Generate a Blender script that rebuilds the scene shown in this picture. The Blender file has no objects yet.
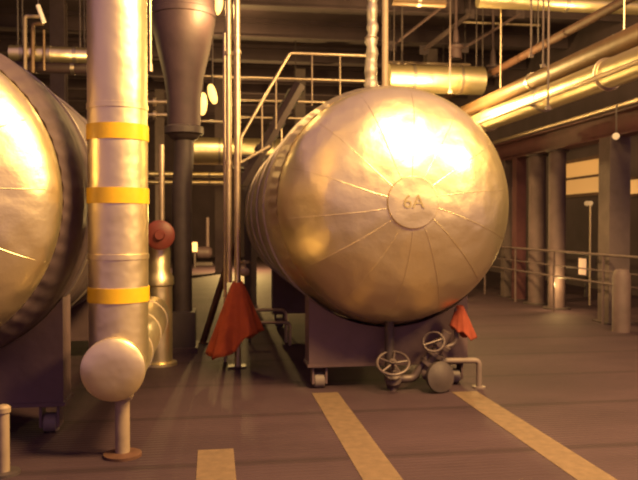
import bpy, math, random
from mathutils import Vector, Matrix, noise
random.seed(7)
C = bpy.context.scene.collection
PI = math.pi

# ------------------------------------------------------------------ camera
F = 720.0                         # focal length in pixels of a 638x480 frame
CAMZ = 1.6
YAW = math.atan(106 / F)          # the plant's long axis (+Y) lies to the left of the view
PITCH = -math.atan(15 / F)
fw = Vector((math.sin(YAW) * math.cos(PITCH), math.cos(YAW) * math.cos(PITCH), math.sin(PITCH)))
rt = Vector((math.cos(YAW), -math.sin(YAW), 0))
up = rt.cross(fw)
CP = Vector((0, 0, CAMZ))
cd = bpy.data.cameras.new('camera'); co = bpy.data.objects.new('camera', cd); C.objects.link(co)
cd.sensor_width = 36; cd.lens = F / 638 * 36
co.location = CP
co.rotation_euler = Matrix((rt, up, -fw)).transposed().to_euler()
cd.clip_end = 200
cd.dof.use_dof = True; cd.dof.focus_distance = 1.6; cd.dof.aperture_fstop = 8.5    # slightly misfocused, as the photograph
bpy.context.scene.camera = co

def ray(px, py): return fw + rt * ((px - 319) / F) + up * ((240 - py) / F)
def at(px, py, d): return CP + ray(px, py) * d
def atY(px, py, Y): r = ray(px, py); return CP + r * (Y / r.y)
def atX(px, py, X): r = ray(px, py); return CP + r * (X / r.x)
def atZ(px, py, Z=0.0): r = ray(px, py); return CP + r * ((Z - CAMZ) / r.z)

# ------------------------------------------------------------------ materials
def mat(name, col, rough=.5, metal=0.0, bump=0.0, bscale=6.0, vary=0.0, vscale=4.0, col2=None, emit=None, estr=0.0, stretch=None, fine=0.0):
    m = bpy.data.materials.new(name); m.use_nodes = True
    nt = m.node_tree; b = nt.nodes['Principled BSDF']
    b.inputs['Base Color'].default_value = (*col, 1)
    b.inputs['Roughness'].default_value = rough
    b.inputs['Metallic'].default_value = metal
    tc = nt.nodes.new('ShaderNodeTexCoord'); vec = tc.outputs['Object']
    if stretch:
        mp = nt.nodes.new('ShaderNodeMapping'); mp.inputs['Scale'].default_value = stretch
        nt.links.new(vec, mp.inputs['Vector']); vec = mp.outputs['Vector']
    if vary or col2:
        n = nt.nodes.new('ShaderNodeTexNoise'); n.inputs['Scale'].default_value = vscale; n.inputs['Detail'].default_value = 6
        nt.links.new(vec, n.inputs['Vector'])
        cr = nt.nodes.new('ShaderNodeValToRGB')
        cr.color_ramp.elements[0].position = .3; cr.color_ramp.elements[1].position = .7
        c2 = col2 or tuple(c * (1 - vary) for c in col)
        cr.color_ramp.elements[0].color = (*c2, 1); cr.color_ramp.elements[1].color = (*col, 1)
        nt.links.new(n.outputs['Fac'], cr.inputs['Fac']); nt.links.new(cr.outputs['Color'], b.inputs['Base Color'])
    if bump:
        n = nt.nodes.new('ShaderNodeTexNoise'); n.inputs['Scale'].default_value = bscale; n.inputs['Detail'].default_value = 2
        nt.links.new(vec, n.inputs['Vector'])
        h = n.outputs['Fac']
        if fine:
            n2 = nt.nodes.new('ShaderNodeTexNoise'); n2.inputs['Scale'].default_value = bscale * 7; n2.inputs['Detail'].default_value = 3
            nt.links.new(vec, n2.inputs['Vector'])
            ma = nt.nodes.new('ShaderNodeMath'); ma.operation = 'MULTIPLY_ADD'; ma.inputs[1].default_value = fine
            nt.links.new(n2.outputs['Fac'], ma.inputs[0]); nt.links.new(h, ma.inputs[2]); h = ma.outputs[0]
        bp = nt.nodes.new('ShaderNodeBump'); bp.inputs['Strength'].default_value = 1; bp.inputs['Distance'].default_value = bump
        nt.links.new(h, bp.inputs['Height']); nt.links.new(bp.outputs['Normal'], b.inputs['Normal'])
    if emit:
        b.inputs['Emission Color'].default_value = (*emit, 1); b.inputs['Emission Strength'].default_value = estr
    return m

M = {}
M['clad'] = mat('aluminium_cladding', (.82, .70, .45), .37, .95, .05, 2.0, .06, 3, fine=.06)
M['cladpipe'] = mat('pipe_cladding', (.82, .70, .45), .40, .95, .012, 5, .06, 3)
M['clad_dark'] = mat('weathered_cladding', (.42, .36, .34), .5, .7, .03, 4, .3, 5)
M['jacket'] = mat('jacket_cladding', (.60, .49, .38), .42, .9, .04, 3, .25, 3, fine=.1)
M['lagging'] = mat('shaded_jacket', (.10, .066, .08), .6, .1, .03, 4, .3, 5)  # left drum's jacket, with its shade put into the base colour
M['seam'] = mat('seam_metal', (.74, .66, .55), .4, .9)
M['band'] = mat('banding_steel', (.40, .34, .30), .4, .9)
M['yellow'] = mat('yellow_band_paint', (.66, .40, .015), .35, 0, 0, 5, .12, 20)
M['mark'] = mat('marking_paint', (.22, .17, .10), .6)
M['saddle'] = mat('saddle_paint', (.115, .07, .085), .6, 0, .004, 10, .2, 6)
M['rubber'] = mat('grey_roller', (.16, .125, .13), .6)
M['dark'] = mat('dark_painted_steel', (.075, .055, .06), .55, .2, .003, 10, .3, 6)
M['darker'] = mat('dark_steel_background', (.052, .032, .043), .7, 0, 0, 5, .35, 3)
M['vessel'] = mat('dull_vessel_paint', (.075, .045, .056), .6, .1, .004, 6, .25, 5)
M['rust'] = mat('rusty_brown_steel', (.10, .042, .028), .7, 0, .004, 14, .4, 10)
M['redpaint'] = mat('red_paint', (.16, .03, .025), .5, 0, 0, 5, .25, 12)
M['beamred'] = mat('red_oxide_paint', (.11, .038, .05), .6, 0, .003, 8, .3, 5)
M['orange'] = mat('orange_cloth', (.55, .105, .032), .9, 0, .01, 12, .25, 7)
M['galv'] = mat('galvanised_steel', (.56, .45, .34), .4, .85, .002, 30, .15, 12)
M['pale'] = mat('pale_painted_steel', (.30, .22, .165), .55, .1, .003, 12, .2, 10)
M['colpaint'] = mat('column_paint', (.12, .078, .088), .65, 0, .003, 9, .3, 4)
M['greycol'] = mat('dark_grey_column_paint', (.12, .085, .09), .65, 0, .003, 9, .3, 4)
M['brownpipe'] = mat('brown_pipe_paint', (.15, .085, .045), .5, .1, .004, 8, .25, 6)
M['line'] = mat('floor_line_paint', (.14, .088, .058), .8, 0, 0, 5, .3, 14)
M['wall'] = mat('dark_wall', (.06, .037, .050), .85, 0, .01, 3, .35, 1.5)
M['deck'] = mat('deck_underside', (.068, .043, .058), .8, 0, 0, 5, .3, 2)
M['lamp'] = mat('lamp_glass', (1, .8, .4), .3, 0, emit=(1, .62, .17), estr=1.7)
M['litpanel'] = mat('lit_window_glass', (.6, .4, .2), .4, 0, emit=(1, .45, .13), estr=.26)
M['litbox'] = mat('lit_lamp_lens', (.8, .5, .3), .4, 0, emit=(1, .52, .22), estr=.7)
M['valve'] = mat('grey_valve_paint', (.11, .078, .088), .5, .3, .003, 14, .25, 8)
M['pipe_end'] = mat('dull_pale_pipe', (.17, .125, .125), .6, 0, .003, 14, .25, 8)
M['white'] = mat('white_enamel', (.85, .78, .75), .4, 0)

# floor: worn dark concrete with faint grooves and slab joints running across the walkway
def floor_mat():
    m = bpy.data.materials.new('worn_concrete'); m.use_nodes = True
    nt = m.node_tree; b = nt.nodes['Principled BSDF']; N = nt.nodes.new; L = nt.links.new
    tc = N('ShaderNodeTexCoord')
    n = N('ShaderNodeTexNoise'); n.inputs['Scale'].default_value = .9; n.inputs['Detail'].default_value = 9; n.inputs['Roughness'].default_value = .65
    mp0 = N('ShaderNodeMapping'); mp0.inputs['Scale'].default_value = (.55, 1.2, 1)
    L(tc.outputs['Object'], mp0.inputs['Vector']); L(mp0.outputs['Vector'], n.inputs['Vector'])
    cr = N('ShaderNodeValToRGB')
    cr.color_ramp.elements[0].position = .32; cr.color_ramp.elements[0].color = (.034, .0185, .029, 1)
    cr.color_ramp.elements[1].position = .68; cr.color_ramp.elements[1].color = (.055, .031, .046, 1)
    L(n.outputs['Fac'], cr.inputs['Fac'])
    w = N('ShaderNodeTexWave'); w.wave_type = 'BANDS'; w.bands_direction = 'Y'; w.inputs['Scale'].default_value = 5.5
    w.inputs['Distortion'].default_value = .6
    L(tc.outputs['Object'], w.inputs['Vector'])
    w2 = N('ShaderNodeTexWave'); w2.wave_type = 'BANDS'; w2.bands_direction = 'Y'; w2.inputs['Scale'].default_value = .26
    w2.inputs['Distortion'].default_value = .15
    L(tc.outputs['Object'], w2.inputs['Vector'])
    c2 = N('ShaderNodeValToRGB'); c2.color_ramp.elements[0].position = 0; c2.color_ramp.elements[0].color = (.4, .4, .4, 1)
    c2.color_ramp.elements[1].position = .03; c2.color_ramp.elements[1].color = (1, 1, 1, 1)
    L(w2.outputs['Fac'], c2.inputs['Fac'])
    mx = N('ShaderNodeMix'); mx.data_type = 'RGBA'; mx.blend_type = 'MULTIPLY'; mx.inputs[0].default_value = .55
    L(cr.outputs['Color'], mx.inputs[6]); L(c2.outputs['Color'], mx.inputs[7])
    L(mx.outputs[2], b.inputs['Base Color'])
    bp = N('ShaderNodeBump'); bp.inputs['Distance'].default_value = .004; bp.inputs['Strength'].default_value = .7
    L(w.outputs['Fac'], bp.inputs['Height']); L(bp.outputs['Normal'], b.inputs['Normal'])
    b.inputs['Roughness'].default_value = .75
    b.inputs['Specular IOR Level'].default_value = .25
    return m
M['floor'] = floor_mat()

# ------------------------------------------------------------------ mesh building
class MB:
    def __init__(s): s.v = []; s.f = []
    def add(s, vs, fs):
        k = len(s.v); s.v += [Vector(v) for v in vs]; s.f += [[i + k for i in f] for f in fs]; return s
    def box(s, lo, hi):
        x0, y0, z0 = lo; x1, y1, z1 = hi
        return s.add([(x0,y0,z0),(x1,y0,z0),(x1,y1,z0),(x0,y1,z0),(x0,y0,z1),(x1,y0,z1),(x1,y1,z1),(x0,y1,z1)],
                     [(3,2,1,0),(4,5,6,7),(0,1,5,4),(1,2,6,5),(2,3,7,6),(3,0,4,7)])
    def cbox(s, c, size): 
        c = Vector(c); h = Vector(size) / 2
        return s.box(c - h, c + h)
    def tube(s, pts, r, n=16, caps=True, closed=False):
        pts = [Vector(p) for p in pts]; rs = r if isinstance(r, (list, tuple)) else [r] * len(pts)
        m = len(pts); prev = None; vs = []
        for i, p in enumerate(pts):
            if closed: t = pts[(i + 1) % m] - pts[i - 1]
            else: t = pts[min(i + 1, m - 1)] - pts[max(i - 1, 0)]
            t.normalize()
            if prev is None:
                a = Vector((0, 0, 1)) if abs(t.z) < .9 else Vector((1, 0, 0))
                u = t.cross(a).normalized()
            else: u = (prev - t * prev.dot(t)).normalized()
            prev = u; w = t.cross(u)
            for k in range(n):
                a = 2 * PI * k / n; vs.append(p + (u * math.cos(a) + w * math.sin(a)) * rs[i])
        fs = []
        for i in range(m if closed else m - 1):
            j = (i + 1) % m
            for k in range(n):
                q = (k + 1) % n; fs.append((i*n+k, i*n+q, j*n+q, j*n+k))
        if caps and not closed: fs.append(tuple(range(n))[::-1]); fs.append(tuple(range((m-1)*n, m*n)))
        return s.add(vs, fs)
    def lathe(s, origin, axis, prof, n=48, fn=None):
        """prof: list of (radius, distance along axis)"""
        o = Vector(origin); ax = Vector(axis).normalized()
        a = Vector((0, 0, 1)) if abs(ax.z) < .9 else Vector((1, 0, 0))
        u = a.cross(ax).normalized(); w = ax.cross(u)
        vs = []; fs = []; rows = []
        for (r, h) in prof:
            if r < 1e-6: rows.append([len(vs)]); vs.append(o + ax * h)
            else:
                row = []
                for k in range(n):
                    th = 2 * PI * k / n
                    rr = r + (fn(th, r, h) if fn else 0)
                    row.append(len(vs)); vs.append(o + ax * h + (u * math.cos(th) + w * math.sin(th)) * rr)
                rows.append(row)
        for A, B in zip(rows, rows[1:]):
            for k in range(n):
                q = (k + 1) % n
                if len(A) == 1 and len(B) == 1: continue
                if len(A) == 1: fs.append((A[0], B[q], B[k]))
                elif len(B) == 1: fs.append((A[k], A[q], B[0]))
                else: fs.append((A[k], A[q], B[q], B[k]))
        return s.add(vs, fs)
    def torus(s, c, axis, R, r, n=32, m=8):
        ax = Vector(axis).normalized(); a = Vector((0, 0, 1)) if abs(ax.z) < .9 else Vector((1, 0, 0))
        u = a.cross(ax).normalized(); w = ax.cross(u); c = Vector(c)
        return s.tube([c + (u * math.cos(2*PI*k/n) + w * math.sin(2*PI*k/n)) * R for k in range(n)], r, m, closed=True)
    def prism_y(s, poly, y0, y1):
        n = len(poly)
        vs = [(x, y0, z) for x, z in poly] + [(x, y1, z) for x, z in poly]
        fs = [tuple(range(n)), tuple(range(n, 2*n))[::-1]] + [(k, k + n, (k+1) % n + n, (k+1) % n) for k in range(n)]
        return s.add(vs, fs)
    def hbeam_z(s, x, y, z0, z1, w, d, t=.025):
        s.box((x - w/2, y - d/2, z0), (x + w/2, y - d/2 + t, z1))
        s.box((x - w/2, y + d/2 - t, z0), (x + w/2, y + d/2, z1))
        return s.box((x - t/2, y - d/2 + t, z0), (x + t/2, y + d/2 - t, z1))
    def build(s, name, material, parent=None, angle=35, origin=None):
        off = Vector(origin) if origin is not None else (wloc(parent) if parent else Vector((0, 0, 0)))
        me = bpy.data.meshes.new(name)
        me.from_pydata([tuple(v - off) for v in s.v], [], s.f); me.validate()
        import bmesh
        bm = bmesh.new(); bm.from_mesh(me); bmesh.ops.recalc_face_normals(bm, faces=bm.faces); bm.to_mesh(me); bm.free()
        me.polygons.foreach_set('use_smooth', [True] * len(me.polygons))
        me.set_sharp_from_angle(angle=math.radians(angle))
        me.materials.append(material)
        o = bpy.data.objects.new(name, me); C.objects.link(o)
        if parent: o.parent = parent
        elif origin is not None: o.location = off
        return o
def wloc(o):
    v = Vector((0, 0, 0))
    while o: v = v + o.location; o = o.parent
    return v
def tag(o, label, cat, group=None, kind=None):
    o['label'] = label; o['category'] = cat
    if group: o['group'] = group
    if kind: o['kind'] = kind
    return o
def thing(name, loc, label, cat, group=None):
    o = bpy.data.objects.new(name, None); o.empty_display_size = .1; C.objects.link(o); o.location = loc
    return tag(o, label, cat, group)
def struct(o): o['kind'] = 'structure'; return o
def bend(pts, rad, n=7):
    """round the corners of a polyline"""
    pts = [Vector(p) for p in pts]; out = [pts[0]]
    for a, b, c in zip(pts, pts[1:], pts[2:]):
        d1 = (a - b); d2 = (c - b); r = min(rad, d1.length * .49, d2.length * .49)
        p = b + d1.normalized() * r; q = b + d2.normalized() * r
        for i in range(n + 1):
            t = i / n; out.append(p * (1-t)**2 + b * 2*t*(1-t) + q * t*t)
    out.append(pts[-1]); return out
def text_mesh(s, size, extrude):
    cu = bpy.data.curves.new('t', 'FONT'); cu.body = s; cu.size = size; cu.extrude = extrude
    cu.align_x = 'CENTER'; cu.align_y = 'CENTER'
    to = bpy.data.objects.new('t', cu); C.objects.link(to)
    dg = bpy.context.evaluated_depsgraph_get()
    me = bpy.data.meshes.new_from_object(to.evaluated_get(dg))
    vs = [v.co.copy() for v in me.vertices]; fs = [tuple(p.vertices) for p in me.polygons]
    bpy.data.objects.remove(to); bpy.data.meshes.remove(me); bpy.data.curves.remove(cu)
    return vs, fs

# ------------------------------------------------------------------ setting
XL, XR, YB, ZC = -7.5, 9.5, 36.0, 6.8
struct(MB().box((XL - .2, -4, -.2), (XR + .2, YB + .2, 0)).build('floor', M['floor']))
struct(MB().box((XL, YB, 0), (XR, YB + .2, ZC + .2)).build('wall_back', M['wall']))
struct(MB().box((XR, 5, 0), (XR + .2, YB + .2, ZC + .2)).build('wall_right', M['wall']))
struct(MB().box((XL - .2, 5, 0), (XL, YB + .2, ZC + .2)).build('wall_left', M['wall']))
cl = MB().box((XL, 10.5, ZC), (XR, YB, ZC + .2))
for k in range(9):
    y = 13.2 + k * 2.6
    cl.box((XL, y - .11, ZC - .10), (XR, y + .11, ZC)); cl.box((XL, y - .02, ZC - .42), (XR, y + .02, ZC - .1)); cl.box((XL, y - .11, ZC - .45), (XR, y + .11, ZC - .42))
struct(cl.build('ceiling', M['deck']))

# painted floor lines
def line(x, y0, y1, w, label):
    o = MB().box((x - w/2, y0, 0), (x + w/2, y1, .003)).build('floor_line', M['line'], origin=(x, y0, 0))
    tag(o, label, 'floor marking', 'painted lines on the floor')
line(1.05, .6, 6.75, .25, 'faded yellow line on the floor leading to the left foot of the big drum')
line(2.38, .6, 6.6, .25, 'faded yellow line on the floor ending by the valve and drain pipe leg')
line(.015, .6, 5.15, .25, 'short faded yellow line on the floor, nearest the capped pipe')

# ------------------------------------------------------------------ drums
def drum(c, R, RJ, L, label, mark=None, sz=.25, seg=14, rot=0.0, bulge=.6, w=.8, sy=.16, jm='jacket'):
    """c: rim centre of the front head; axis runs along +Y"""
    cx, cy, cz = c
    t = thing('insulated_drum', (cx, cy, 0), label, 'tank')
    b = R * bulge
    prof = [(R * .985, .14), (R, .02)]
    nst = 26
    def dome(r): return -b * math.sqrt(max(0, 1 - (r / R) ** 2))
    for i in range(nst):
        a = (i / nst) * PI / 2
        prof.append((R * math.cos(a), -b * math.sin(a)))
    prof.append((0, -b))
    h = MB().lathe((cx, cy, cz), (0, 1, 0), prof, 112)
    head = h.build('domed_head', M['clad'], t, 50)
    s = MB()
    for k in range(seg):                       # lapped gore seams of the head, one pattern
        a = 2 * PI * (k + rot) / seg; pts = []
        for i in range(15):
            r = R * (.2 + .79 * i / 14)
            aa = a + .10 * (1 - i / 14) ** 2
            pts.append((cx + r * math.cos(aa), cy + dome(r) - .001, cz + r * math.sin(aa)))
        s.tube(pts, .0032, 6)
    s.build('gore_seams', M['clad'], head)
    cap = MB().lathe((cx, cy - b, cz), (0, -1, 0), [(.232, -.035), (.232, -.012), (.224, .003), (.1, .013), (0, .015)], 48)
    cp = cap.build('centre_cap', M['clad'], head, 25)
    if mark:
        vs, fs = text_mesh(mark, .165, .004)
        MB().add([(cx + v.x, cy - b - .0165 - v.z + .0, cz + v.y) for v in vs], fs).build('marking', M['mark'], cp)['label'] = 'dark stencilled characters'
    # jacket with a crimped front edge
    def crimp(th, r, hh):
        f = max(0, 1 - (hh - .08) / .35)
        return .004 * f * math.sin(th * 64) + .006 * math.sin(th * 3 + hh * 2)
    jp = [(R * .95, .10), (R * 1.004, .03), (R * 1.012, .05), (R + (RJ - R) * .35, .10), (R + (RJ - R) * .7, .17), (R + (RJ - R) * .93, .25), (RJ * .996, .32), (RJ, .4), (RJ, .5)]
    y = .5
    while y < L - .3: y += .5; jp.append((RJ * (1 + random.uniform(-.004, .004)), y))
    jp += [(RJ, L), (RJ * .8, L + .35), (RJ * .4, L + .55), (0, L + .6)]
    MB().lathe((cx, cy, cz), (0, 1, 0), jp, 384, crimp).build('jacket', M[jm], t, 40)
    y = .75
    while y < L - .2:
        bd = MB().lathe((cx, cy, cz), (0, 1, 0), [(RJ, y - .03), (RJ + .017, y - .03), (RJ + .017, y + .03), (RJ, y + .03)], 96)
        bd.build('strap_band', M['band'], t); y += 1.25
    # saddles, each with two rollers
    for ys in (sy, L - 1.2):
        top = []
        for i in range(17):
            x = -w + 2 * w * i / 16
            top.append((cx + x, cz - math.sqrt((RJ + .012) ** 2 - x * x)))
        poly = [(cx - w, sz)] + top + [(cx + w, sz)]
        sd = MB().prism_y(poly, cy + ys, cy + ys + .3)
        sd.box((cx - w - .015, cy + ys - .012, sz - .03), (cx + w + .015, cy + ys + .312, sz))
        sd = sd.build('saddle', M['saddle'], t)
        for sx in (-1, 1):
            fx = cx + sx * (w - .11); ft = MB()
            for dx in (-.075, .055): ft.box((fx + dx, cy + ys + .03, .05), (fx + dx + .02, cy + ys + .17, sz - .03))
            ft.box((fx - .075, cy + ys + .03, sz - .045), (fx + .075, cy + ys + .17, sz - .03))
            ft.build('roller_bracket', M['saddle'], sd)
            rr = min(.075, (sz) * .36)
            MB().lathe((fx - .055, cy + ys + .1, rr), (1, 0, 0), [(0, 0), (rr * .85, 0), (rr, .012), (rr, .098), (rr * .85, .11), (0, .11)], 24).build('roller', M['rubber'], sd)
    return t

rc = at(394, 204.5, 6.9); RX, RY, RZ = rc
drum((RX, RY, RZ), 1.12, 1.19, 5.6, 'large silvery drum with a domed end marked 6A on a wheeled saddle', '6A', .25, 14, .3)
lc = at(-116, 198, 4.72); LX, LY, LZ = lc
drum((LX, LY, LZ), 1.12, 1.225, 5.0, 'second silvery drum cut off by the left edge of the picture', None, .25, 14, .12, bulge=.42, w=1.0, sy=.6, jm='lagging')  # jacket material here carries the shade in its colour

# ------------------------------------------------------------------ near left: capped header with riser
hc = at(113, 370, 4.85); pr = .205
t = thing('insulated_pipe', (hc.x, hc.y, 0), 'tall silvery insulated riser with three yellow bands rising from a capped low pipe', 'pipe')
MB().lathe((hc.x, hc.y, hc.z), (0, 1, 0), [(0, -.035), (.1, -.033), (pr * .93, -.022), (pr + .008, -.005), (pr + .008, .05), (pr, .055), (pr, 3.0), (0, 3.0)], 64).build('low_header', M['cladpipe'], t)
ry = hc.y + .24
colp = [(pr, hc.z + .02)]
for z in (1.38, 1.78, 2.42, 3.4): colp += [(pr, z - .02), (pr + .006, z - .018), (pr + .006, z + .018), (pr, z + .02)]
colp += [(pr, 6.0), (0, 6.0)]
colp = [(r, z) for r, z in colp]
MB().lathe((hc.x + .01, ry, 0), (0, 0, 1), colp, 64).build('riser', M['cladpipe'], t)
for pa, pb in ((122, 138), (187, 203), (289, 304)):
    za = atY(113, pb, ry - pr).z; zb = atY(113, pa, ry - pr).z
    MB().lathe((hc.x + .01, ry, 0), (0, 0, 1), [(pr, za), (pr + .008, za), (pr + .008, zb), (pr, zb)], 64).build('yellow_band', M['yellow'], t)['label'] = 'yellow band round the riser'
for yy in (.7, 1.6, 2.5):
    MB().lathe((hc.x, hc.y, hc.z), (0, 1, 0), [(pr, yy - .02), (pr + .007, yy - .02), (pr + .007, yy + .02), (pr, yy + .02)], 48).build('header_band', M['seam'], t)

sp = at(122, 455, 4.95)
t = thing('pipe_support', (hc.x + .045, hc.y + .12, 0), 'pale round pipe support post under the capped low pipe', 'post')
x, y = hc.x + .045, hc.y + .12
MB().tube([(x, y, .03), (x, y, hc.z - pr - .012)], .05, 20).build('post', M['pale'], t)
MB().lathe((x, y, 0), (0, 0, 1), [(0, 0), (.13, 0), (.13, .02), (.055, .03), (0, .03)], 24).build('base_flange', M['rust'], t)
MB().box((x - .07, y - .07, hc.z - pr - .012), (x + .07, y + .07, hc.z - pr + .004)).build('top_pad', M['pale'], t)

p0 = atZ(4, 474)
t = thing('standpipe', (p0.x, p0.y, 0), 'short pale standpipe beside the saddle of the left drum', 'pipe')
MB().tube([(p0.x, p0.y, .02), (p0.x, p0.y, .40)], .036, 18).build('post', M['pale'], t)
MB().lathe((p0.x, p0.y, 0), (0, 0, 1), [(0, 0), (.1, 0), (.1, .02), (0, .02)], 24).build('base_flange', M['dark'], t)
MB().lathe((p0.x, p0.y, .4), (0, 0, 1), [(0, 0), (.045, 0), (.045, .03), (.03, .045), (0, .05)], 18).build('cap', M['pale'], t)

# thin conduit beside the riser
a = atY(150, -30, ZC); b = atY(150, 66, ZC)
t = thing('conduit', (a.x, a.y, b.z), 'thin bright conduit right beside the top of the banded riser', 'pipe')
MB().tube([(a.x, a.y, b.z), (a.x, a.y, 6)], .014, 10).build('tube', M['galv'], t)
MB().tube([(a.x, a.y, b.z - .05), (a.x, a.y, b.z + .02)], .022, 10).build('end_fitting', M['galv'], t)

# red round handwheel and pale stem beside the riser
w = atY(160, 235, 8.2)
t = thing('wheel_valve', (w.x, w.y, 0), 'red round valve wheel on a pale stem behind the banded riser', 'valve')
MB().lathe((w.x, w.y, w.z), (0, -1, 0), [(0, -.12), (.04, -.12), (.04, 0), (.145, 0), (.165, .02), (.165, .05), (.14, .07), (.06, .08), (.05, .12), (0, .12)], 36).build('wheel', M['redpaint'], t)
MB().lathe((w.x - .03, w.y + .22, 0), (0, 0, 1), [(0, 0), (.2, 0), (.2, .03), (.15, .04), (.15, .9), (.17, .92), (.17, 1.0), (.13, 1.06), (.13, w.z - .2), (.09, w.z + .1), (0, w.z + .12)], 28).build('pedestal', M['cladpipe'], t)
MB().tube([(w.x + .01, w.y + .16, w.z + .05), (w.x + .01, w.y + .16, atY(160, 143, 8.2).z)], .032, 12).build('stem', M['galv'], t)

# hanging dark vessel with reducer, flange, downpipe on a plinth
v = atY(184, 130, 9.4)
zf = v.z; vx, vy = v.x, v.y
t = thing('hopper_vessel', (vx, vy, .5), 'dark purplish hopper tapering to a round flange and downpipe, behind the banded riser', 'hopper')
MB().lathe((vx, vy, 0), (0, 0, 1), [(0, zf + .05), (.21, zf + .05), (.215, zf + .4), (.25, zf + .66), (.33, zf + 1.0), (.40, zf + 1.36), (.40, zf + 1.42), (.415, zf + 1.43), (.415, zf + 1.5), (.40, zf + 1.51), (.41, ZC), (0, ZC)], 48).build('shell', M['vessel'], t)
MB().lathe((vx, vy, zf), (0, 0, 1), [(0, -.16), (.1, -.15), (.17, -.11), (.21, -.06), (.25, -.05), (.25, .03), (.22, .05), (0, .05)], 40).build('flange', M['dark'], t)
MB().tube(bend([(vx + .0, vy, zf - .12), (vx + .0, vy, zf - .35), (vx - .03, vy, zf - .7), (vx - .03, vy, .5)], .25), .125, 20).build('downpipe', M['dark'], t)
pz = atY(183, 310, 9.4).z
t = thing('plinth', (vx, vy, 0), 'dark low plinth under the downpipe of the hopper', 'plinth')
MB().box((vx - .35, vy - .25, 0), (vx + .14, vy + .3, .5)).build('block', M['dark'], t)
MB().box((vx - .39, vy - .29, 0), (vx + .17, vy + .34, .06)).build('foot_slab', M['vessel'], t)
# clamp sticking out at left of the hopper
for i, (yy, lab) in enumerate(((102, 'upper of two pale pipes running to the hopper behind the riser'), (115, 'lower of two pale pipes running to the hopper behind the riser'))):
    a = atY(112, yy, 12.5); b = atY(178, yy, 12.5)
    t = thing('branch_pipe', a, lab, 'pipe', 'pale branch pipes')
    MB().tube([a, b], .035, 12).build('tube', M['galv'], t)
    MB().tube([a + Vector((.1 + .2 * i, .047 * i, 0)), (a.x + .1 + .2 * i, a.y + .047 * i, ZC)], .014, 8).build('hanger_rod', M['dark'], t)
    MB().lathe(a + (b - a) * .62, (1, 0, 0), [(0, 0), (.075, 0), (.075, .05), (0, .05)], 18).build('flange', M['galv'], t)

# ------------------------------------------------------------------ orange cloth, pair of standpipes
pb = atZ(234, 367)
PX, PY = pb.x, pb.y
def vpipe(px, Y, r, z0, z1, m, label, name='riser_pipe', grp=None, rings=()):
    a = atY(px, 225, Y)
    t = thing(name, (a.x, Y, z0), label, 'pipe', grp)
    MB().tube([(a.x, Y, z0), (a.x, Y, z1)], r, 16).build('tube', m, t)
    for z in rings:
        MB().lathe((a.x, Y, z), (0, 0, 1), [(0, -.02), (r * 1.3, -.02), (r * 1.3, .02), (0, .02)], 18).build('coupling', m, t)
    return t
za = atY(233, 53, PY + .05).z
vpipe(229, PY + .08, .034, .95, ZC, M['galv'], 'bright thin riser, left one of the pair above the orange cloth', grp='pair of thin risers', rings=(za, 2.3))
vpipe(237.5, PY + .02, .036, .012, ZC, M['galv'], 'bright thin riser, right one of the pair, standing inside the orange cloth', grp='pair of thin risers', rings=(za, .95))
vpipe(225, PY + .35, .02, 0, atY(225, 32, PY + .3).z, M['galv'], 'thinnest riser, just left of the pair above the orange cloth')
t = thing('post_base', (PX, PY + .02, 0), 'small dark base plate under the orange cloth', 'base plate')
ap = atY(237.5, 225, PY + .02)
MB().box((ap.x - .11, PY - .07, 0), (ap.x + .09, PY + .11, .012)).build('plate', M['dark'], t)
# small pale valve on the right riser
vz = atY(240, 272, PY).z
t = thing('small_valve', (ap.x + .05, PY, vz), 'small pale valve on the riser just above the orange cloth', 'valve')
MB().lathe((ap.x + .03, PY - .0, vz), (1, 0, 0), [(0, 0), (.035, 0), (.05, .03), (.05, .07), (.03, .1), (0, .1)], 16).build('valve_body', M['pale'], t)
MB().torus((ap.x + .085, PY, vz + .11), (0, .3, 1), .05, .009, 20, 6).build('hand_wheel', M['pale'], t)
MB().tube([(ap.x + .085, PY, vz + .03), (ap.x + .085, PY, vz + .13)], .01, 8).build('stem', M['pale'], t)

def cloth(name, peak, hem, folds, label, r0=.045, seed=0, m_='orange'):
    """hem(theta) -> (radius, z). draped round a pipe at peak"""
    n, m = 96, 16; vs = []; fs = []
    px, py, pz = peak
    for j in range(m + 1):
        u = j / m
        for k in range(n):
            th = 2 * PI * k / n; R1, z1 = hem(th)
            f = 1 + .16 * u * math.sin(folds * th + seed + .9 * math.sin(2 * th)) + .07 * u * math.sin((2 * folds + 1) * th + 2 * seed)
            rr = r0 + (R1 - r0) * (u ** .85) * f
            zz = pz + (z1 - pz) * u + .02 * u * math.sin(folds * th + 1)
            vs.append((px + rr * math.cos(th), py + rr * math.sin(th), zz))
    for j in range(m):
        for k in range(n):
            q = (k + 1) % n; fs.append((j*n+k, j*n+q, (j+1)*n+q, (j+1)*n+k))
    o = MB().add(vs, fs).build(name, M[m_], origin=(px, py, pz), angle=80)
    md = o.modifiers.new('thick', 'SOLIDIFY'); md.thickness = .006
    return tag(o, label, 'cloth')
pk = atY(234, 281, PY)
def hem1(th):
    c = math.cos(th)
    R1 = .27 + (.06 if c < 0 else .0) * abs(c) - .05 * abs(math.sin(th))
    z = .26 + .13 * c - .04 * math.sin(2 * th)
    return R1, z
cloth('orange_cover', (ap.x, PY + .03, pk.z), hem1, 5, 'orange cloth cover hanging like a cone round the thin riser in the walkway', .05, .4)
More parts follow.
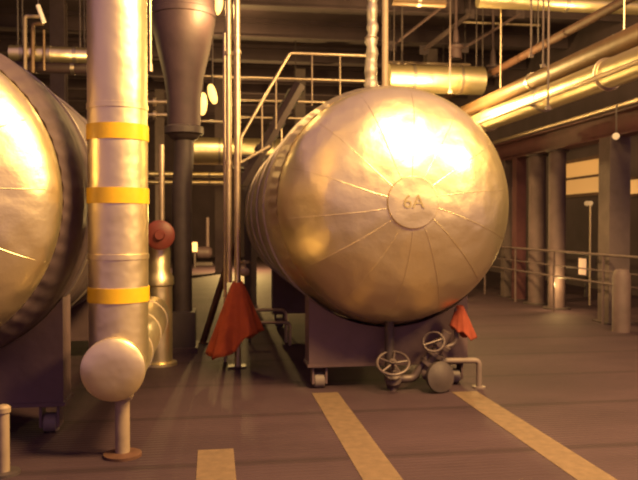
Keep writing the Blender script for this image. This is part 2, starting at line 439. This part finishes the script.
# leaning brown bar
a = atZ(203, 343); b = atY(246, 215, a.y + .1)
t = thing('leaning_bar', (a.x, a.y, 0), 'rusty brown bar leaning diagonally behind the orange cloth', 'bar')
b = atY(234, 243, a.y + .02)
d = (b - Vector((a.x, a.y, 0)))
MB().tube([(a.x, a.y, .005), Vector((a.x, a.y, 0)) + d], .045, 4).build('bar', M['rust'], t)
MB().box((a.x - .09, a.y - .06, 0), (a.x + .07, a.y + .06, .015)).build('foot_plate', M['rust'], t)
# low pipes under the big drum
for py0, py1, yl, xe, lab in ((310, 246, 9.75, 286, 'upper of two short low pipes in the shadow under the big drum'), (322.5, 236, 9.5, 290, 'lower of two short low pipes in the shadow under the big drum')):
    a = atY(py1, py0, yl); b = atY(xe, py0, yl)
    t = thing('low_pipe', (a.x, a.y, 0), lab, 'pipe', 'low pipes under the big drum')
    MB().tube(bend([a, b, (b.x, b.y, .0)], .08), .022, 12).build('tube', M['galv'], t)
    MB().tube([(a.x + .05, a.y, a.z - .02), (a.x + .05, a.y, .0)], .014, 8).build('prop', M['dark'], t)

# ------------------------------------------------------------------ drain valves in front of the big drum's saddle
VY = RY + .02
w1 = atY(393, 363, VY - .12)
t = thing('gate_valve', (w1.x, VY, 0), 'grey gate valve with a tilted spoked handwheel low under the big drum', 'valve')
ax = Vector((-.15, -.55, .8)).normalized()
wheel = MB().torus(w1, ax, .15, .014, 36, 8)
u = Vector((1, 0, 0)); u = (u - ax * u.dot(ax)).normalized(); vv = ax.cross(u)
for k in range(5):
    an = 2 * PI * k / 5; wheel.tube([w1, w1 + (u * math.cos(an) + vv * math.sin(an)) * .15], .01, 6)
wheel.lathe(w1, ax, [(0, -.02), (.032, -.02), (.032, .03), (0, .03)], 14)
wheel.build('hand_wheel', M['valve'], t)
vb = w1 - ax * .22
MB().tube([w1 - ax * .2, w1 + ax * .04], .016, 10).build('stem', M['valve'], t)
MB().lathe(vb, ax, [(0, -.09), (.07, -.08), (.085, 0), (.055, .05), (.075, .055), (.075, .075), (.04, .08), (.03, .13), (0, .13)], 24).build('valve_body', M['valve'], t)
dr = atY(432, 352, VY)
MB().tube(bend([vb, (vb.x + .2, vb.y, vb.z), (dr.x - .02, VY, dr.z - .02)], .05), .04, 14).build('side_pipe', M['valve'], t)
MB().tube([(vb.x, vb.y, vb.z), (vb.x, vb.y, .0)], .035, 12).build('foot', M['valve'], t)
MB().tube(bend([(vb.x, vb.y + .0, vb.z), (w1.x - .0, vb.y + .02, vb.z + .1), (w1.x, vb.y + .02, RZ - 1.115)], .04), .045, 14).build('drain_nozzle', M['dark'], t)

dx, dz = dr.x, dr.z
t = thing('drain_assembly', (dx, VY, 0), 'tangle of grey valve and flanged pipes low under the right side of the big drum', 'valve')
lean = Vector((.28, -.1, .42))
MB().tube([(dx - .08, VY - .02, dz - .22), Vector((dx - .02, VY - .05, dz)) + lean * .5], .05, 16).build('inclined_pipe', M['valve'], t)
for k in (.0, .22, .42):
    p = Vector((dx - .04, VY - .03, dz - .1)) + lean * k
    MB().lathe(p, lean, [(0, -.018), (.088, -.018), (.088, .018), (0, .018)], 22).build('flange', M['valve'] if k else M['valve'], t)
MB().lathe((dx + .03, VY - .16, .155), (.25, -1, .1), [(0, -.05), (.13, -.05), (.145, -.02), (.145, .02), (.1, .03), (.05, .05), (0, .05)], 28).build('blind_flange', M['dark'], t)
MB().tube([(dx + .03, VY - .12, .155), (dx - .08, VY - .02, dz - .2)], .06, 14).build('elbow', M['valve'], t)
MB().tube([(dx + .03, VY - .12, 0), (dx + .03, VY - .12, .06)], .03, 10).build('foot', M['dark'], t)
st = atY(455, 308, VY)
MB().tube(bend([(dx + .0, VY - .04, dz + .02), (st.x, VY - .04, dz + .08), (st.x, VY - .04, st.z)], .06), .022, 12).build('upright_pipe', M['valve'], t)
hw = MB().torus((dx - .02, VY - .12, dz + .12), (-.3, -.7, .5), .1, .011, 28, 6)
hw.tube([(dx - .12, VY - .12, dz + .09), (dx + .08, VY - .12, dz + .15)], .009, 6)
hw.tube([(dx - .02, VY - .12, dz + .12), (dx + .03, VY - .03, dz + .04)], .014, 8)
hw.build('hand_wheel', M['valve'], t)

la = atY(445, 360.5, VY); lb = atY(479, 360.5, VY)
t = thing('drain_pipe', (lb.x, VY, 0), 'pale drain pipe bending down to the floor beside the valves under the big drum', 'pipe')
MB().tube(bend([(la.x - .06, VY, la.z), (lb.x, VY, lb.z), (lb.x, VY, 0.01)], .05), .028, 14).build('tube', M['pipe_end'], t)
MB().lathe((lb.x, VY, 0), (0, 0, 1), [(0, 0), (.065, 0), (.065, .015), (0, .015)], 18).build('base_flange', M['pipe_end'], t)

M['rag'] = mat('dull_orange_cloth', (.24, .04, .02), .9, 0, .01, 12, .25, 7)
def hem2(th):
    c = math.cos(th)
    return .10 + .055 * max(0, c) - .03 * abs(math.sin(th)), st.z - .24 - .06 * c
o = cloth('orange_rag', (st.x + .035, VY - .04, st.z + .03), hem2, 4, 'small orange rag hung over an upright pipe right of the big drum', .03, 1.1, 'rag')

# ------------------------------------------------------------------ risers on top of the big drum
ty = RY + 2.2
a = atY(385, 90, ty)
t = thing('riser_pipe', (a.x, ty, RZ + 1.19), 'straight tan riser pipe rising from the top of the big drum', 'pipe')
MB().tube([(a.x, ty, RZ + 1.19), (a.x, ty, ZC)], .04, 16).build('tube', M['pale'], t)
MB().lathe((a.x, ty, RZ + 1.21), (0, 0, 1), [(0, -.025), (.07, -.025), (.09, 0), (.09, .05), (0, .05)], 20).build('flange', M['pale'], t)
b = atY(370, 88, ty + .1)
t = thing('lagged_pipe', (b.x, ty + .1, RZ + 1.18), 'crumpled lagged riser beside the straight tan pipe on the big drum', 'pipe')
pts = []; rs = []
for i in range(60):
    z = RZ + 1.185 + i * .05
    sx = .03 * min(1, i / 25)
    pts.append((b.x + sx + .006 * math.sin(i * .9), ty + .1 + .012 * math.cos(i * 1.3), z)); rs.append(.088 - .022 * min(1, i / 25) + .008 * math.sin(i * 1.7) + .006 * math.sin(i * 4.1))
MB().tube(pts, rs, 20).build('lagging', M['clad_dark'], t, 70)
for i in (6, 20, 34, 48): MB().torus(pts[i], (0, 0, 1), rs[i] + .003, .008, 20, 6).build('tie', M['galv'], t)

# ------------------------------------------------------------------ guard rails and stairs behind the big drum
GY = 14.5
def hrail(px0, px1, py, Y, r, label, m='galv', grp=None, name='rail_pipe', posts=()):
    a = atY(px0, py, Y); b = atY(px1, py, Y); b.z = a.z
    t = thing(name, a, label, 'pipe', grp)
    MB().tube([a, b], r, 12).build('tube', M[m], t)
    for e in (a, b): MB().lathe(e, (b - a), [(0, -.02), (r * 1.5, -.02), (r * 1.5, .02), (0, .02)], 12).build('coupling', M[m], t)
    return t
hrail(168, 372, 75, 13.2, .022, 'thin long horizontal pipe across the dark opening above the big drum', grp='thin pipes above the big drum')
g0 = atY(236, 100, GY); g1 = atY(372, 100, GY); g2 = atY(236, 117, GY); g3 = atY(236, 140, GY)
t = thing('guard_rail', (g0.x, GY, g3.z), 'pale guard rail with two bars on the platform behind the big drum', 'railing')
MB().tube([g0, (g1.x, GY, g0.z)], .027, 12).build('top_rail', M['galv'], t)
MB().tube([(g0.x, GY, g2.z), (g1.x, GY, g2.z)], .022, 12).build('mid_rail', M['galv'], t)
for k in range(4):
    x = g0.x + .06 + k * .85; MB().tube([(x, GY, g3.z - .3), (x, GY, g0.z)], .02, 10).build('post', M['galv'], t)
t = thing('platform_beam', (g0.x, GY, g3.z - .5), 'dark platform edge beam carrying the guard rail behind the big drum', 'beam')
MB().box((g0.x - .2, GY - .12, g3.z - .55), (g1.x + 2.2, GY + .12, g3.z - .5)).box((g0.x - .2, GY - .02, g3.z - .5), (g1.x + 2.2, GY + .02, g3.z - .35)).box((g0.x - .2, GY - .12, g3.z - .35), (g1.x + 2.2, GY + .12, g3.z - .3)).build('beam', M['darker'], t)
for x in (g0.x + .3, g1.x + 1.8): MB().hbeam_z(x, GY, 0, g3.z - .55, .2, .2).build('leg', M['darker'], t)
SY = 12.6
s0 = atY(240, 163, SY); s1 = atY(241, 138, SY); s2 = atY(290, 53, SY); s3 = atY(366, 54, SY); s4 = atY(270, 146, SY)
t = thing('stair_handrail', (s0.x, SY, s0.z), 'pale sloping stair handrail rising to the upper left of the big drum', 'railing')
MB().tube(bend([s0, s1, s2, (s3.x, SY, s2.z)], .06), .028, 12).build('handrail', M['galv'], t)
MB().tube(bend([s0 + Vector((0, .01, 0)), s4], .05), .024, 12).build('lower_rail', M['galv'], t)
for px, py, z1 in ((262, 101, 60), (276, 77, 55), (312, 54, 60), (340, 54, 60)):
    p = atY(px, py, SY); MB().tube([p, (p.x, p.y, p.z - .9)], .014, 8).build('baluster', M['galv'], t)
t = thing('stair', (s4.x, SY + .4, s4.z - .3), 'dark steel stair flight under the sloping handrail', 'stairs')
q0 = atY(242, 185, SY + .4); q1 = atY(300, 84, SY + .4)
MB().tube([q0, q1], [.1, .1], 4).build('stringer', M['darker'], t)
for k in range(9):
    p = q0.lerp(q1, (k + .5) / 9); MB().box((p.x - .14, p.y, p.z - .02), (p.x + .14, p.y + .8, p.z + .02)).build('tread', M['darker'], t)
MB().tube([q0 + Vector((0, .8, 0)), q1 + Vector((0, .8, 0))], [.1, .1], 4).build('stringer', M['darker'], t)
MB().hbeam_z(q0.x + .1, SY + .45, 0, q0.z, .12, .12).build('leg', M['darker'], t)

# ------------------------------------------------------------------ upper right pipes along the plant
def ypipe(X, Z, r, y0, y1, m, label, grp=None, bands=(), name='overhead_pipe'):
    t = thing(name, (X, y0, Z), label, 'pipe', grp)
    MB().lathe((X, y0, Z), (0, 1, 0), [(0, 0), (r, 0), (r, y1 - y0), (0, y1 - y0)], 48).build('tube', M[m], t)
    for y in bands: MB().lathe((X, y, Z), (0, 1, 0), [(r, -.04), (r + .012, -.04), (r + .012, .04), (r, .04)], 40).build('band', M['band'], t)
    return t
PXR = 5.0
ypipe(PXR, CAMZ + .385 * PXR, .185, 4.5, 20, 'cladpipe', 'thick shiny insulated pipe sloping across the upper right, lower of two', 'overhead pipes at upper right', (6.4, 8.6, 10.4, 12.6, 15))
ypipe(PXR + .1, CAMZ + .452 * (PXR + .1), .13, 4.5, 20, 'brownpipe', 'brown pipe running along the top of the thick shiny pipe', 'overhead pipes at upper right', (7, 11, 15))
ypipe(PXR - .32, CAMZ + .386 * (PXR - .3), .03, 5, 20, 'galv', 'thin pale pipe in front of the two thick overhead pipes', 'overhead pipes at upper right')
ypipe(PXR + .6, CAMZ + .56 * (PXR + .5), .07, 4.5, 18, 'rust', 'slim brown pipe uppermost of the bundle at the upper right', 'overhead pipes at upper right')
for t in [o for o in C.objects if o.get('label', '').startswith('thin pale pipe in front of the two')]:
    for y in (6.4, 10.4, 15):
        z = t.location.z; MB().tube([(PXR - .3, y, z), (PXR - .16, y, z)], .014, 8).build('bracket', M['dark'], t)
for t in [o for o in C.objects if o.get('label', '').startswith('slim brown pipe uppermost')]:
    for y in (11.9, 14.5, 17.1):
        MB().tube([(t.location.x, y, t.location.z), (t.location.x, y, ZC)], .012, 8).build('hanger_rod', M['dark'], t)
# pipe hangers
for y in (8.6, 12.6):
    t = thing('pipe_hanger', (PXR, y, 3.2), 'thin hanger rod holding the thick overhead pipe, %s one' % ('nearer' if y < 10 else 'farther'), 'hanger', 'hangers of the overhead pipes')
    zc = CAMZ + .385 * PXR
    MB().torus((PXR, y, zc), (0, 1, 0), .205, .012, 32, 6).build('clamp_ring', M['galv'], t)
    MB().tube([(PXR + .21, y, zc), (PXR + .21, y, ZC + .3 if y < 10 else ZC)], .014, 8).build('rod', M['galv'], t)

# dark red beam above the column row
CX = 6.5
zb = CAMZ + .25 * CX
t = thing('edge_beam', (CX, 6, zb), 'long dark red beam on top of the column row at right', 'beam')
MB().box((CX - .02, 5, zb - .17), (CX + .02, 22, zb + .17)).box((CX - .15, 5, zb + .17), (CX + .15, 22, zb + .2)).box((CX - .15, 5, zb - .2), (CX + .15, 22, zb - .17)).build('girder', M['beamred'], t)
MB().tube([(CX - .2, 5, zb + .24), (CX - .2, 22, zb + .24)], .035, 12).build('conduit', M['galv'], t)
# columns
def hcol(px, w, d, m, label):
    p = atX(px, 225, CX); y = p.y
    t = thing('steel_column', (CX, y, 0), label, 'column', 'columns at right')
    MB().hbeam_z(CX, y, .02, zb - .2, w, d).box((CX - w/2 + .0, y - d/2 + .025, .02), (CX - w/2 + .02, y + d/2 - .025, zb - .2)).build('shaft', M[m], t)
    MB().box((CX - w/2 - .06, y - d/2 - .06, 0), (CX + w/2 + .06, y + d/2 + .06, .02)).build('base_plate', M['dark'], t)
def rcol(px, r, m, label):
    p = atX(px, 225, CX); y = p.y
    t = thing('round_column', (CX, y, 0), label, 'column', 'columns at right')
    MB().tube([(CX, y, .03), (CX, y, zb - .2)], r, 32).build('shaft', M[m], t)
    MB().lathe((CX, y, 0), (0, 0, 1), [(0, 0), (r + .09, 0), (r + .09, .03), (0, .03)], 28).build('base_plate', M['dark'], t)
    MB().lathe((CX, y, zb - .24), (0, 0, 1), [(0, 0), (r + .05, 0), (r + .05, .04), (0, .04)], 28).build('cap_plate', M['dark'], t)
hcol(614, .36, .34, 'greycol', 'wide dark box column nearest the right edge under the red beam')
rcol(557, .16, 'colpaint', 'round column lit golden at its foot under the red beam')
rcol(537, .17, 'colpaint', 'pale round column just left of the golden lit one')
hcol(519, .22, .22, 'beamred', 'reddish box column beside the right edge of the big drum')
hcol(507, .2, .2, 'greycol', 'farthest dark column half hidden by the big drum')
p = atX(622, 225, CX - .45)
t = thing('round_column', (CX - .45, p.y, 0), 'short pale round bollard in front of the wide dark column', 'bollard')
MB().lathe((CX - .45, p.y, 0), (0, 0, 1), [(0, 0), (.13, 0), (.13, .85), (.1, .93), (0, .95)], 28).build('shaft', M['colpaint'], t)
# guard rail along the columns
RXX = CX - .28
t = thing('guard_rail', (RXX, 7, 0), 'long thin guard rail running in front of the column row at right', 'railing')
for z, r in ((1.12, .022), (.66, .018), (.86, .012)):
    MB().tube([(RXX, 7.2, z), (RXX, 21, z)], r, 10).build('rail_bar', M['colpaint'], t)
for k in range(8):
    y = 7.4 + k * 1.7; MB().tube([(RXX, y, 0), (RXX, y, 1.12)], .022, 10).build('post', M['colpaint'], t)

# lit window in the right wall and a small glowing lantern
wa = atX(567, 164, XR); wb = atX(601, 192, XR)
y1, y0, z1, z0 = wa.y, wb.y, wa.z, wb.z
wd = MB()
wd.box((XR - .06, y0 - .08, z0 - .08), (XR, y1 + .08, z0)).box((XR - .06, y0 - .08, z1), (XR, y1 + .08, z1 + .08)).box((XR - .06, y0 - .08, z0), (XR, y0, z1)).box((XR - .06, y1, z0), (XR, y1 + .08, z1))
zm = (z0 + z1) / 2
wd.box((XR - .05, y0, zm - .03), (XR, y1, zm + .03))
wo = struct(wd.build('window_1', M['rust'], origin=(XR, (y0 + y1) / 2, z0)))
MB().box((XR - .025, y0, z0), (XR - .005, y1, z1)).build('pane', M['litpanel'], wo)
wa = atX(630, 180, XR); wb = atX(660, 192, XR)
wd = MB(); y1, y0, z1, z0 = wa.y, wb.y, wa.z, wb.z
wd.box((XR - .06, y0 - .06, z0 - .06), (XR, y1 + .06, z0)).box((XR - .06, y0 - .06, z1), (XR, y1 + .06, z1 + .06)).box((XR - .06, y0 - .06, z0), (XR, y0, z1)).box((XR - .06, y1, z0), (XR, y1 + .06, z1))
wo = struct(wd.build('window_2', M['rust'], origin=(XR, (y0 + y1) / 2, z0)))
MB().box((XR - .025, y0, z0), (XR - .005, y1, z1)).build('pane', M['litpanel'], wo)
k0 = atX(586, 267, 8.2)
t = thing('lantern', (8.2, k0.y, 0), 'small glowing lamp box on a post seen between the right columns', 'lamp')
MB().box((8.12, k0.y - .2, k0.z - .2), (8.3, k0.y + .2, k0.z + .22)).build('housing', M['dark'], t)
MB().box((8.105, k0.y - .15, k0.z - .17), (8.12, k0.y + .15, k0.z + .19)).build('lens', M['litbox'], t)
MB().box((8.25, k0.y - .21, k0.z - .21), (8.3, k0.y + .21, k0.z + .23)).build('rim', M['dark'], t)
MB().tube([(8.22, k0.y, 0), (8.22, k0.y, k0.z - .2)], .05, 12).build('post', M['dark'], t)
# wall lamp heads on posts (pale)
for px, py, lab in ((589, 203, 'small pale twin lamp head on a thin post between the right columns'), (616, 136, 'small pale lamp under the red beam at the wide column')):
    p = atX(px, py, 7.4 if px < 600 else CX - .26)
    t = thing('lamp_head', p, lab, 'lamp')
    if px < 600:
        for dy in (-.07, .07): MB().lathe(p + Vector((0, dy, 0)), (-.6, -.7, -.2), [(0, -.06), (.03, -.05), (.05, .04), (0, .05)], 14).build('lamp', M['white'], t)
        MB().tube([p + Vector((.03, 0, -.02)), (p.x + .03, p.y, 0)], .022, 10).build('post', M['galv'], t)
    else:
        MB().lathe(p, (-.5, -.8, -.2), [(0, -.07), (.03, -.05), (.055, .04), (0, .05)], 18).build('lamp', M['white'], t)
        MB().tube(bend([p, (p.x, p.y, zb + .24), (CX - .2, p.y, zb + .24)], .05), .012, 8).build('bracket', M['dark'], t)

# ------------------------------------------------------------------ upper background pipes and braces
def xpipe(px0, px1, py, Y, r, m, label, name='cross_pipe', grp=None, bands=1):
    a = atY(px0, py, Y); b = atY(px1, py, Y); b.z = a.z
    t = thing(name, a, label, 'pipe', grp)
    L = b.x - a.x
    MB().lathe(a, (1, 0, 0), [(0, 0), (r, 0), (r, L), (0, L)], 36).build('tube', M[m], t)
    for k in range(bands):
        q = L * (k + .5) / bands; MB().lathe(a, (1, 0, 0), [(r, q - .03), (r + .012, q - .03), (r + .012, q + .03), (r, q + .03)], 30).build('band', M['band'], t)
    for q in (.12, L - .12): MB().tube([a + Vector((q, 0, r * .9)), (a.x + q, a.y, ZC)], .013, 8).build('hanger_rod', M['dark'], t)
    return t
xpipe(388, 482, 78, 14.0, .28, 'cladpipe', 'thick golden lit pipe crossing just above the top of the big drum', bands=2)
xpipe(392, 445, 0, 12.2, .09, 'brownpipe', 'brown pipe at the top edge right of the tan riser')
xpipe(478, 650, 0, 12.3, .13, 'cladpipe', 'golden lit pipe along the top edge at upper right')
xpipe(460, 540, 22, 15.5, .03, 'galv', 'thin pale pipe in the dark upper right above the golden pipe', bands=1)
xpipe(430, 545, 4, 16, .09, 'darker', 'dim pipe near the top edge above the big drum')
xpipe(385, 470, 62, 16.2, .035, 'pale', 'slim dim pipe right behind the thick golden pipe', bands=1)
xpipe(10, 88, 53, 12.0, .12, 'cladpipe', 'golden lit pipe at the upper left above the left drum', bands=3)
xpipe(15, 92, 66, 12.4, .10, 'vessel', 'dull dark pipe just below the golden pipe at the upper left', bands=2)
xpipe(192, 300, 151, 19.5, .36, 'cladpipe', 'far thick golden pipe behind the thin risers', bands=2)
xpipe(140, 232, 174, 20.2, .075, 'cladpipe', 'far slim golden pipe, upper of two below the thick one', grp='far slim golden pipes', bands=2)
xpipe(140, 232, 182, 20.4, .06, 'cladpipe', 'far slim golden pipe, lower of two below the thick one', grp='far slim golden pipes', bands=2)
xpipe(190, 232, 121, 13.6, .022, 'galv', 'thin pale pipe below the pair of glowing lamps', bands=1)
# frame at upper left
f0 = atY(25, 57, 11.86); f1 = atY(25, 16, 11.86); f2 = atY(33, 24, 11.86)
t = thing('bent_pipe_stand', (f0.x, 11.86, f0.z - .2), 'small tan pipe frame standing by the golden pipe at the upper left', 'frame')
MB().tube(bend([(f0.x, 11.86, f0.z - .25), f1, (f1.x + .26, 11.86, f1.z)], .05), .028, 10).build('outer_bar', M['pale'], t)
MB().tube(bend([(f2.x, 11.82, f0.z - .25), f2, (f2.x + .16, 11.82, f2.z)], .04), .03, 10).build('inner_bar', M['brownpipe'], t)
p = atY(44, 53, 11.86); MB().tube([(p.x, 11.86, f0.z - .2), (p.x, 11.86, atY(44, 30, 11.86).z)], .02, 8).build('side_bar', M['brownpipe'], t)
p = atY(41, 14, 11.5)
t = thing('tube_lamp', (p.x, p.y, p.z), 'small whitish tilted tube lamp above the frame at the upper left', 'lamp')
MB().tube([p + Vector((-.045, 0, .13)), p + Vector((.045, 0, -.13))], .035, 12).build('tube', M['white'], t)
MB().tube([p + Vector((-.045, .02, .13)), p + Vector((-.06, .05, .6))], .012, 8).build('bracket', M['dark'], t)
# braces
def brace(pa, pb, Y, r, m, label, grp='diagonal braces in the upper background'):
    a = atY(pa[0], pa[1], Y); b = atY(pb[0], pb[1], Y)
    t = thing('diagonal_brace', a, label, 'brace', grp)
    MB().tube([a, b], r, 4).build('bar', M[m], t)
    for e in (a, b): MB().cbox(e, (.2, .03, .2)).build('gusset', M['darker'], t)
    e = a if a.z > b.z else b; MB().tube([e, (e.x, e.y, ZC)], .03, 8).build('hanger', M['darker'], t)
brace((392, 46), (448, 2), 14.8, .03, 'colpaint', 'diagonal brace at top just right of the tan riser')
brace((424, 50), (470, 14), 15.2, .05, 'greycol', 'dark diagonal brace at top between the tan riser and the hanging rods')
brace((464, 48), (520, 14), 14.8, .03, 'colpaint', 'diagonal brace at top left of the hanging rods')
for px, y1, Y, lab in ((450, 92, 13.0, 'thin hanging cable in front of the thick golden pipe'), (531, 56, 11.6, 'thin hanging rod at upper right, left of the thicker pair'), (543, 66, 11.1, 'left one of a pair of hanging rods at upper right'), (548, 108, 9.3, 'right one of a pair of hanging rods passing the overhead pipes')):
    p = atY(px, y1, Y)
    t = thing('hanging_rod', p, lab, 'rod', 'hanging rods in the upper background')
    MB().tube([p, (p.x, p.y, ZC)], .016, 8).build('rod', M['greycol'], t)
    MB().cbox(p, (.07, .05, .05)).build('end_fitting', M['greycol'], t)
for px, py, Y, lab in ((456, 42, 14.4, 'dark valve stack hanging above the golden pipe'), (493, 62, 15.2, 'dark tapered fitting hanging right of the golden pipe'), (402, 66, 14.5, 'pale twin fitting just right of the tan riser')):
    p = atY(px, py, Y); t = thing('pipe_fitting', p, lab, 'fitting')
    if px == 402:
        for dx in (-.08, .06): MB().lathe(p + Vector((dx, 0, -.06)), (0, 0, 1), [(0, 0), (.04, 0), (.06, .05), (.06, .1), (.03, .13), (0, .13)], 14).build('fitting', M['galv'], t)
        MB().tube([p + Vector((0, 0, 0)), (p.x, p.y, ZC)], .02, 8).build('stem', M['dark'], t)
        MB().cbox(p + Vector((0, 0, -.02)), (.2, .05, .03)).build('bracket', M['dark'], t)
    else:
        MB().lathe(p + Vector((0, 0, -.35)), (0, 0, 1), [(0, 0), (.13, 0), (.11, .2), (.16, .22), (.16, .27), (.07, .3), (.05, .6), (0, .62)], 18).build('body', M['vessel'], t)
        MB().tube([p + Vector((0, 0, .2)), (p.x, p.y, ZC)], .03, 10).build('stem', M['vessel'], t)

# far columns and equipment down the aisle
for px, py, Y, w, m, lab in ((219, 225, 24, .26, 'colpaint', 'far dim column at the end of the aisle right of the golden floor'), (300, 225, 22, .3, 'greycol', 'far dark column rising behind the guard rail and stair handrail'),
                          (160, 225, 26, .3, 'greycol', 'far dark column left of the hopper downpipe'), (60, 225, 16, .3, 'greycol', 'dark column behind the left drum'), (430, 225, 19, .3, 'greycol', 'dark column rising behind the big drum')):
    p = atY(px, py, Y); t = thing('steel_column', (p.x, Y, 0), lab, 'column', 'columns in the back')
    MB().hbeam_z(p.x, Y, .02, ZC - .45, w, w).build('shaft', M[m], t)
    MB().box((p.x - w*.7, Y - w*.7, 0), (p.x + w*.7, Y + w*.7, .02)).build('base_plate', M['dark'], t)
p = atY(205, 240, 29)
t = thing('pump_stand', (p.x, 29, 0), 'far small machine at the end of the golden lit aisle', 'machine')
MB().box((p.x - .35, 28.8, 0), (p.x + .3, 29.4, .12)).build('base', M['dark'], t)
MB().lathe((p.x - .35, 29.1, .5), (1, 0, 0), [(0, 0), (.2, 0), (.25, .06), (.25, .5), (.16, .62), (0, .62)], 24).build('motor', M['vessel'], t)
MB().tube([(p.x + .1, 29.1, .5), (p.x + .1, 29.1, 1.9)], .07, 14).build('discharge_pipe', M['colpaint'], t)
p = atY(194.5, 247, 27)
t = thing('lantern', (p.x, 27, 0), 'tiny glowing lamp far down the aisle right of the downpipe', 'lamp')
MB().box((p.x - .1, 27, p.z - .2), (p.x + .12, 27.12, p.z + .2)).build('housing', M['dark'], t)
MB().box((p.x - .08, 26.985, p.z - .17), (p.x + .1, 27, p.z + .17)).build('lens', M['litbox'], t)
MB().tube([(p.x, 27.06, 0), (p.x, 27.06, p.z - .2)], .04, 10).build('post', M['dark'], t)

# pair of glowing lamps beside the hopper, and the top lamp at the risers
def bulkhead(px, py, Y, tilt, L, label):
    p = atY(px, py, Y)
    t = thing('bulkhead_lamp', p, label, 'lamp', 'glowing lamps beside the hopper')
    ax = Vector((math.sin(tilt), -.1, math.cos(tilt)))
    n = 10; pr_ = [(.0, -L)] + [(L * .42 * math.sin(PI * i / n) ** .8, -L * math.cos(PI * i / n)) for i in range(1, n)] + [(0, L)]
    MB().lathe(p, ax, pr_, 20).build('glass', M['lamp'], t)
    MB().tube([p + Vector((0, .12, 0)) - ax * L * .8, p + Vector((0, .12, 0)) + ax * L * .8], .05, 10).build('back_plate', M['dark'], t)
    MB().tube([p + Vector((0, .12, 0)), (p.x, p.y + .12, ZC)], .015, 8).build('hanger', M['dark'], t)
bulkhead(202.5, 104, 13, .05, .2, 'larger glowing yellow lamp beside the hopper, left and lower one')
bulkhead(212.5, 94, 13, -.25, .18, 'smaller glowing yellow lamp beside the hopper, right and upper one')
bulkhead(218, 3, 10.6, .12, .17, 'glowing lamp at the top edge next to the thin risers')

# ------------------------------------------------------------------ light
WARM = (1.0, .62, .20)
def point(name, loc, power, r=.15, col=WARM):
    ld = bpy.data.lights.new(name, 'POINT'); ld.energy = power; ld.shadow_soft_size = r; ld.color = col
    o = bpy.data.objects.new(name, ld); C.objects.link(o); o.location = loc; return o
def camf(x, y, z):               # position given right of and ahead of the camera
    return Vector((rt.x * x + math.sin(YAW) * y, rt.y * x + math.cos(YAW) * y, z))
point('flood_lamp', camf(2.3, 3.2, 5.7), 4000, .75)
point('flood_lamp', camf(5.6, 4.2, 4.9), 2400, .6)
point('aisle_lamp', atY(214, 60, 17), 260, .1)
point('riser_lamp', atY(214, 8, 8.9), 60, .08)
point('cross_lamp', atY(440, 98, 12.6), 600, .1)
point('pipe_fill_light', (3.8, 11.4, 1.8), 70, .1)  # this and the next: unseen, added behind the drum to brighten the overhead pipes
point('pipe_fill_light', (3.8, 16.0, 1.8), 90, .1)
point('corner_lamp', atY(60, 62, 11.0), 50, .1)
fy = atX(557, 225, CX).y
point('foot_lamp', (CX - .22, fy - .42, .5), 30, .04)
point('top_right_lamp', atY(600, 18, 11.6), 80, .1)
point('far_lamp', (.95, 25.2, 1.9), 1700, .1)

wld = bpy.data.worlds.new('night'); bpy.context.scene.world = wld; wld.use_nodes = True
bg = wld.node_tree.nodes['Background']; bg.inputs['Color'].default_value = (1, .53, .75, 1); bg.inputs['Strength'].default_value = .40

vs = bpy.context.scene.view_settings
vs.view_transform = 'Standard'; vs.look = 'None'; vs.gamma = 1; vs.exposure = 0; vs.use_curve_mapping = False
